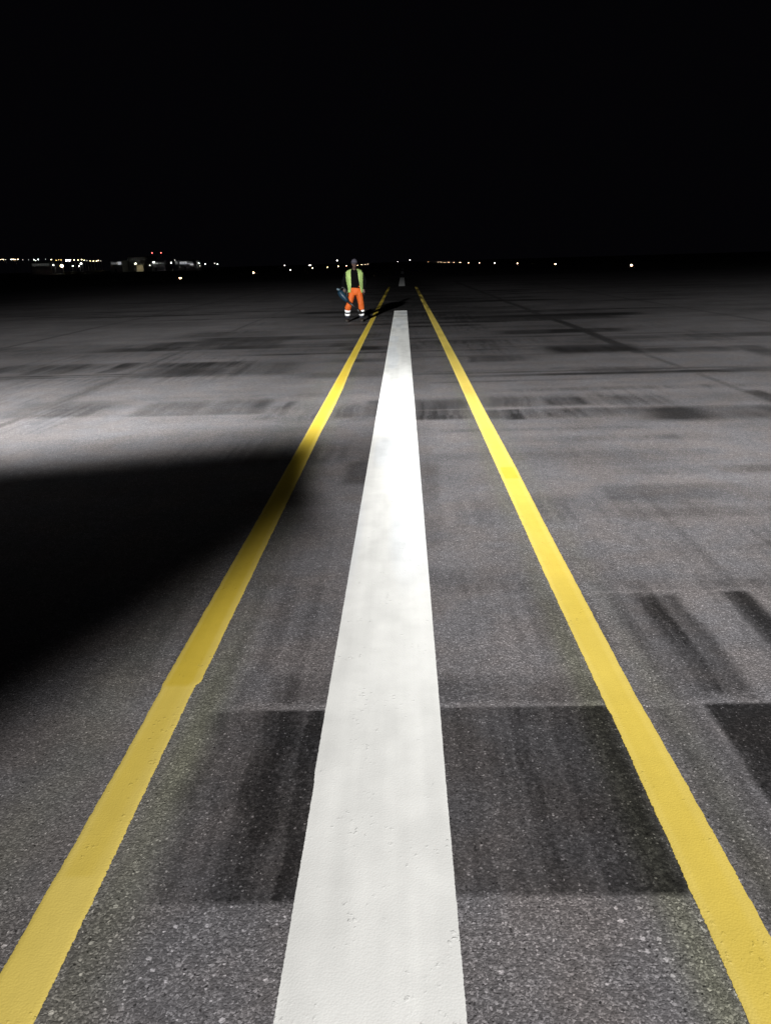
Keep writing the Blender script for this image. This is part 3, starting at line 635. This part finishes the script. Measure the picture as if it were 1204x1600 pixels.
# joints (x right in the picture, y away from the camera)
HIPL, KNL, ANL = (-0.04, 0.0, 0.93), (-0.165, -0.05, 0.50), (-0.222, 0.02, 0.10)
HIPR, KNR, ANR = (0.165, 0.0, 0.93), (0.215, -0.04, 0.50), (0.212, 0.06, 0.10)
SHL, ELL, WRL = (-0.185, 0.01, 1.475), (-0.315, 0.05, 1.20), (-0.285, -0.13, 0.985)
SHR, ELR, WRR = (0.245, 0.01, 1.475), (0.365, 0.06, 1.20), (0.315, -0.02, 0.96)
def lerp(a, b, t): return tuple(a[i] * (1 - t) + b[i] * t for i in range(3))
def limb(b, pts, radii, n=16): b.tube(pts, radii, n)
def hand(b, wr, fwd, side, curl):
    """palm, four fingers and a thumb; fwd = finger direction, side = across the palm"""
    f = Vector(fwd).normalized(); s = Vector(side); s = (s - f * s.dot(f)).normalized(); nrm = f.cross(s); w0 = Vector(wr)
    b.tube([w0, w0 + f * .03, w0 + f * .065, w0 + f * .095], [(.026, .020), (.038, .018), (.042, .016), (.038, .013)], 12)
    for k, ln in enumerate((.070, .080, .074, .058)):
        o = w0 + f * .088 + s * ((k - 1.5) * .021)
        p1 = o + f * ln * .42; a = curl
        p2 = p1 + (f * math.cos(a) + nrm * math.sin(a)) * ln * .34; p3 = p2 + (f * math.cos(2 * a) + nrm * math.sin(2 * a)) * ln * .28
        b.tube([o - f * .015, p1, p2, p3], [.0105, .0100, .0092, .0075], 8)
    t0 = w0 + f * .03 + s * (-.032); t1 = t0 + (f * .7 - s * .7 + nrm * .3) * .034; t2 = t1 + (f * .95 - s * .1 + nrm * .35) * .030
    b.tube([t0, t1, t2], [.013, .012, .009], 8)
B = MB()
for hp, kn, an in ((HIPL, KNL, ANL), (HIPR, KNR, ANR)):
    limb(B, [hp, lerp(hp, kn, .4), kn, lerp(kn, an, .35), an], [(.085, .09), (.075, .08), (.052, .056), (.055, .058), (.036, .04)])
    B.tube([(an[0], an[1] + .05, .05), (an[0], an[1] - .04, .06), (an[0], an[1] - .16, .035)], [(.035, .04), (.042, .045), (.040, .025)], 12)
B.tube([(.062, 0, .86), (.060, 0, .95), (.050, .0, 1.06), (.040, 0, 1.20), (.034, .0, 1.34), (.030, .01, 1.46), (.030, .01, 1.53)],
       [(.15, .105), (.165, .115), (.145, .10), (.155, .105), (.175, .115), (.18, .095), (.07, .06)], 24)
B.tube([(.030, .01, 1.48), (.040, -.01, 1.56), (.050, -.035, 1.63)], [(.062, .062), (.056, .058), (.056, .06)], 16)
HC = Vector((0.055, -0.055, 1.725))
B.ball(HC, (.077, .096, .112), 20, 14)
B.ball(HC + Vector((0, -.030, -.060)), (.056, .060, .062), 16, 10)       # jaw
B.tube([HC + Vector((0, -.085, .012)), HC + Vector((0, -.112, -.028)), HC + Vector((0, -.095, -.036))], [.008, .015, .010], 8)   # nose
B.tube([HC + Vector((-.022, -.088, -.062)), HC + Vector((0, -.097, -.060)), HC + Vector((.022, -.088, -.062))], [.004, .008, .004], 8)  # lips
for s in (-1, 1):
    B.ball(HC + Vector((s * .078, .005, -.012)), (.010, .018, .030), 8, 6)
    B.tube([HC + Vector((s * .050, -.075, .030)), HC + Vector((s * .018, -.092, .030))], .010, 8)
for sh, el_, wr in ((SHL, ELL, WRL), (SHR, ELR, WRR)):
    limb(B, [sh, lerp(sh, el_, .5), el_, lerp(el_, wr, .3), wr], [.058, .047, .040, .041, .027], 14)
hand(B, WRL, (0.02, -0.35, -0.9), (0, -1, 0), 0.75)
hand(B, WRR, (-0.12, -0.05, -1.0), (0, -1, 0), -0.35)
body = B.obj('body', SK, wk, True)
rm = body.modifiers.new('r', 'REMESH'); rm.mode = 'VOXEL'; rm.voxel_size = 0.006; rm.use_smooth_shade = True
sm = body.modifiers.new('s', 'SMOOTH'); sm.iterations = 3; sm.factor = 0.5
bpy.context.view_layer.update()
dg = bpy.context.evaluated_depsgraph_get()
nm = bpy.data.meshes.new_from_object(body.evaluated_get(dg)); body.modifiers.clear(); body.data = nm
# eyes
for s in (-1, 1):
    e = MB(); e.ball(HC + Vector((s * .030, -.080, .004)), .011, 10, 6); e.obj('eye', pmat('eye_white', (0.2, 0.2, 0.2), 0.2, nscale=80), wk, True)
# cap
cp = MB(); cp.ball(HC + Vector((0, .004, .030)), (.096, .114, .118), 22, 12)
cp.v = [(x, y, max(z, HC.z + .020 + 0.10 * (y - HC.y))) for x, y, z in cp.v]
cap_o = cp.obj('cap', m_beanie, wk, True)
pk = MB(); pk.tube([HC + Vector((0, -.085, .038)), HC + Vector((0, -.135, .026)), HC + Vector((0, -.165, .012))], [(.078, .012), (.070, .008), (.045, .005)], 16); pk.obj('peak', m_beanie, cap_o, True)
# shirt: torso and sleeves
S = MB()
S.tube([(.058, 0, 1.00), (.050, 0, 1.08), (.042, 0, 1.20), (.035, 0, 1.34), (.030, .01, 1.46), (.032, .01, 1.52), (.036, .005, 1.565)],
       [(.172, .125), (.170, .125), (.182, .128), (.200, .135), (.205, .112), (.12, .085), (.068, .066)], 26)
for sh, el_, wr in ((SHL, ELL, WRL), (SHR, ELR, WRR)):
    S.tube([lerp(sh, (.03, 0, 1.48), .25), sh, lerp(sh, el_, .5), el_, lerp(el_, wr, .5), lerp(el_, wr, .97)], [.07, .078, .066, .060, .054, .042], 16)
S.obj('shirt', m_shirt, wk, True)
# vest: open in front, the panels hang past the waist
def vest_part(a0, a1, name, zt=1.565, zb=0.88, n=22):
    rows_ = 30; vs = []; fs = []
    for i in range(rows_ + 1):
        t = i / rows_; z = zt + (zb - zt) * t
        a = np.interp(z, [0.88, 1.0, 1.15, 1.30, 1.44, 1.50, 1.535, 1.565], [.235, .222, .235, .255, .272, .255, .19, .10])
        b = np.interp(z, [0.88, 1.0, 1.15, 1.30, 1.44, 1.50, 1.535, 1.565], [.165, .15, .15, .158, .150, .125, .10, .085])
        cx = np.interp(z, [.9, 1.5], [.062, .032])
        for k in range(n + 1):
            ph = a0(z, a, cx) + (a1(z, a, cx) - a0(z, a, cx)) * k / n
            fold = 1 + .035 * math.sin(ph * 9 + z * 7) * (0.3 + t) + .02 * math.sin(ph * 21 - z * 5)
            vs.append((cx + a * fold * math.sin(ph), -b * fold * math.cos(ph), z + .012 * math.sin(ph * 5)))
    for i in range(rows_):
        for k in range(n):
            fs.append((i * (n + 1) + k, i * (n + 1) + k + 1, (i + 1) * (n + 1) + k + 1, (i + 1) * (n + 1) + k))
    o = mesh_obj(name, vs, fs, m_vest, wk, True)
    so = o.modifiers.new('t', 'SOLIDIFY'); so.thickness = .008; return o
def xr_(z): return np.interp(z, [.88, 1.05, 1.5, 1.565], [.235, .200, .150, .105])
def xl_(z): return np.interp(z, [.88, 1.05, 1.5, 1.565], [-.080, -.062, -.062, -.045])
vest = vest_part(lambda z, a, cx: math.asin(max(-.99, min(.99, (xr_(z) - cx) / a))), lambda z, a, cx: 2 * math.pi + math.asin(max(-.99, min(.99, (xl_(z) - cx) / a))), 'vest', n=44)
# trousers
T_ = MB()
T_.tube([(.060, 0, .80), (.062, 0, .90), (.062, 0, 1.00), (.060, 0, 1.075)], [(.150, .12), (.185, .135), (.178, .13), (.160, .118)], 26)
T_.tube([(-.045, 0, .93), (-.070, -.01, .80), (-.125, -.04, .62), KNL, (-.195, -.04, .42), (-.208, -.02, .365)], [(.100, .12), (.112, .12), (.098, .10), (.096, .095), (.094, .092), (.088, .09)], 20)
T_.tube([(.165, 0, .93), (.178, -.01, .80), (.205, -.03, .62), KNR, (.220, -.02, .42), (.224, 0, .365)], [(.100, .12), (.112, .12), (.100, .10), (.094, .095), (.088, .092), (.086, .09)], 20)
T_.v = [(x + .010 * math.sin(z * 38 + x * 20), y + .010 * math.sin(z * 31 + x * 9), z) for x, y, z in T_.v]
trs = T_.obj('trousers', m_trs, wk, True)
for cxs in (((-.208, -.02), (-.213, -.005), (-.218, 0), (-.220, .01), (-.222, .02)), ((.224, 0), (.225, .01), (.222, .02), (.218, .035), (.213, .05))):
    zs = (.368, .305, .255, .195, .125)
    for i, (mt, nm_) in enumerate(((m_tape, 'reflective_band'), (m_navy, 'hem'), (m_tape, 'reflective_band'), (m_navy, 'hem'))):
        q = MB(); g0 = .002 if mt is m_tape else 0
        q.tube([(cxs[i][0], cxs[i][1], zs[i]), (cxs[i + 1][0], cxs[i + 1][1], zs[i + 1])], [.090 - .004 * i + g0, .088 - .004 * i + g0], 20)
        q.obj(nm_, mt, trs, True)
for (ax, ay) in ((ANL[0], ANL[1]), (ANR[0], ANR[1])):
    q = MB(); sx = -1 if ax < 0 else 1
    q.tube([(ax, ay + .02, .17), (ax, ay + .01, .10), (ax, ay, .075)], [(.062, .066), (.056, .064), (.058, .07)], 16)
    q.tube([(ax, ay + .075, .055), (ax, ay + .02, .068), (ax + sx * .012, ay - .08, .062), (ax + sx * .022, ay - .17, .045), (ax + sx * .026, ay - .205, .035)], [(.040, .045), (.048, .055), (.052, .048), (.050, .034), (.032, .022)], 16)
    bo = q.obj('boot', m_boot, wk, True)
    s2 = MB(); s2.tube([(ax, ay + .10, .013), (ax, ay + .03, .013), (ax + sx * .012, ay - .08, .013), (ax + sx * .024, ay - .20, .013), (ax + sx * .026, ay - .225, .013)], [(.035, .012), (.046, .0125), (.053, .0125), (.045, .0125), (.02, .010)], 16)
    s2.obj('sole', m_sole, bo)

# ------------------------------------------------------------------ hand-held blower hanging from his right hand
m_blue = pmat('blue_housing', (0.008, 0.026, 0.045), 0.3, nscale=8, namp=0.3)
m_sil = pmat('pale_highlight_and_fan_cover', (0.10, 0.14, 0.17), 0.35, nscale=10)  # colour of the painted highlight streak, also of the fan cover
m_blk = pmat('black_plastic', (0.006, 0.006, 0.007), 0.5, nscale=12)
bx, by = -1.66, 24.1
lb = empty('leaf_blower', (bx, by, 0), 'dark blue hand-held blower hanging from the worker\'s hand, nozzle across his knee', 'leaf blower')
p0 = Vector((-.43, -.20, .93)); p1 = Vector((-.20, -.24, .655)); d = (p1 - p0).normalized()
q = MB(); q.tube([p0 - d * .03, p0, p0 + d * .06, p0 + d * .16, p0 + d * .26, p0 + d * .34, p1 + d * .03], [.03, .075, .098, .105, .095, .07, .048], 20); hs = q.obj('housing', m_blue, lb, True)
q = MB(); nrm_ = Vector((.35, -.85, .30)).normalized()
q.tube([p0 + d * .05 + Vector((.0, -.100, .01)), p0 + d * .18 + Vector((.0, -.113, .015)), p0 + d * .33 + Vector((.0, -.078, .01))], [(.012, .010), (.020, .012), (.010, .008)], 10); q.obj('highlight_strip', m_sil, hs, True)  # pale strip stands for the highlight along the housing
q = MB(); q.tube([p0 + d * .0 + Vector((-.02, 0, .09)), p0 + Vector((-.03, .01, .05))], [.05, .06], 16); q.obj('fan_cover', m_sil, hs, True)
q = MB(); q.tube([p0 + d * .02 + Vector((.02, 0, .07)), p0 + d * .02 + Vector((.09, .0, .14)), p0 + d * .10 + Vector((.14, .0, .13)), p0 + d * .24 + Vector((.10, 0, .07)), p0 + d * .28 + Vector((.04, 0, .05))], [.02, .017, .017, .018, .02], 12); q.obj('handle', m_blk, lb, True)
e1 = Vector((.10, -.27, .40))
q = MB(); q.tube([p1, lerp(p1, e1, .5), e1], [.045, .038, .034], 16); q.obj('tube', m_blk, lb, True)
e2 = Vector((.20, -.26, .27))
q = MB(); q.tube([e1, lerp(e1, e2, .5), e2], [(.038, .036), (.045, .028), (.055, .020)], 16); q.obj('nozzle', m_blk, lb, True)

C.cycles.samples = 192
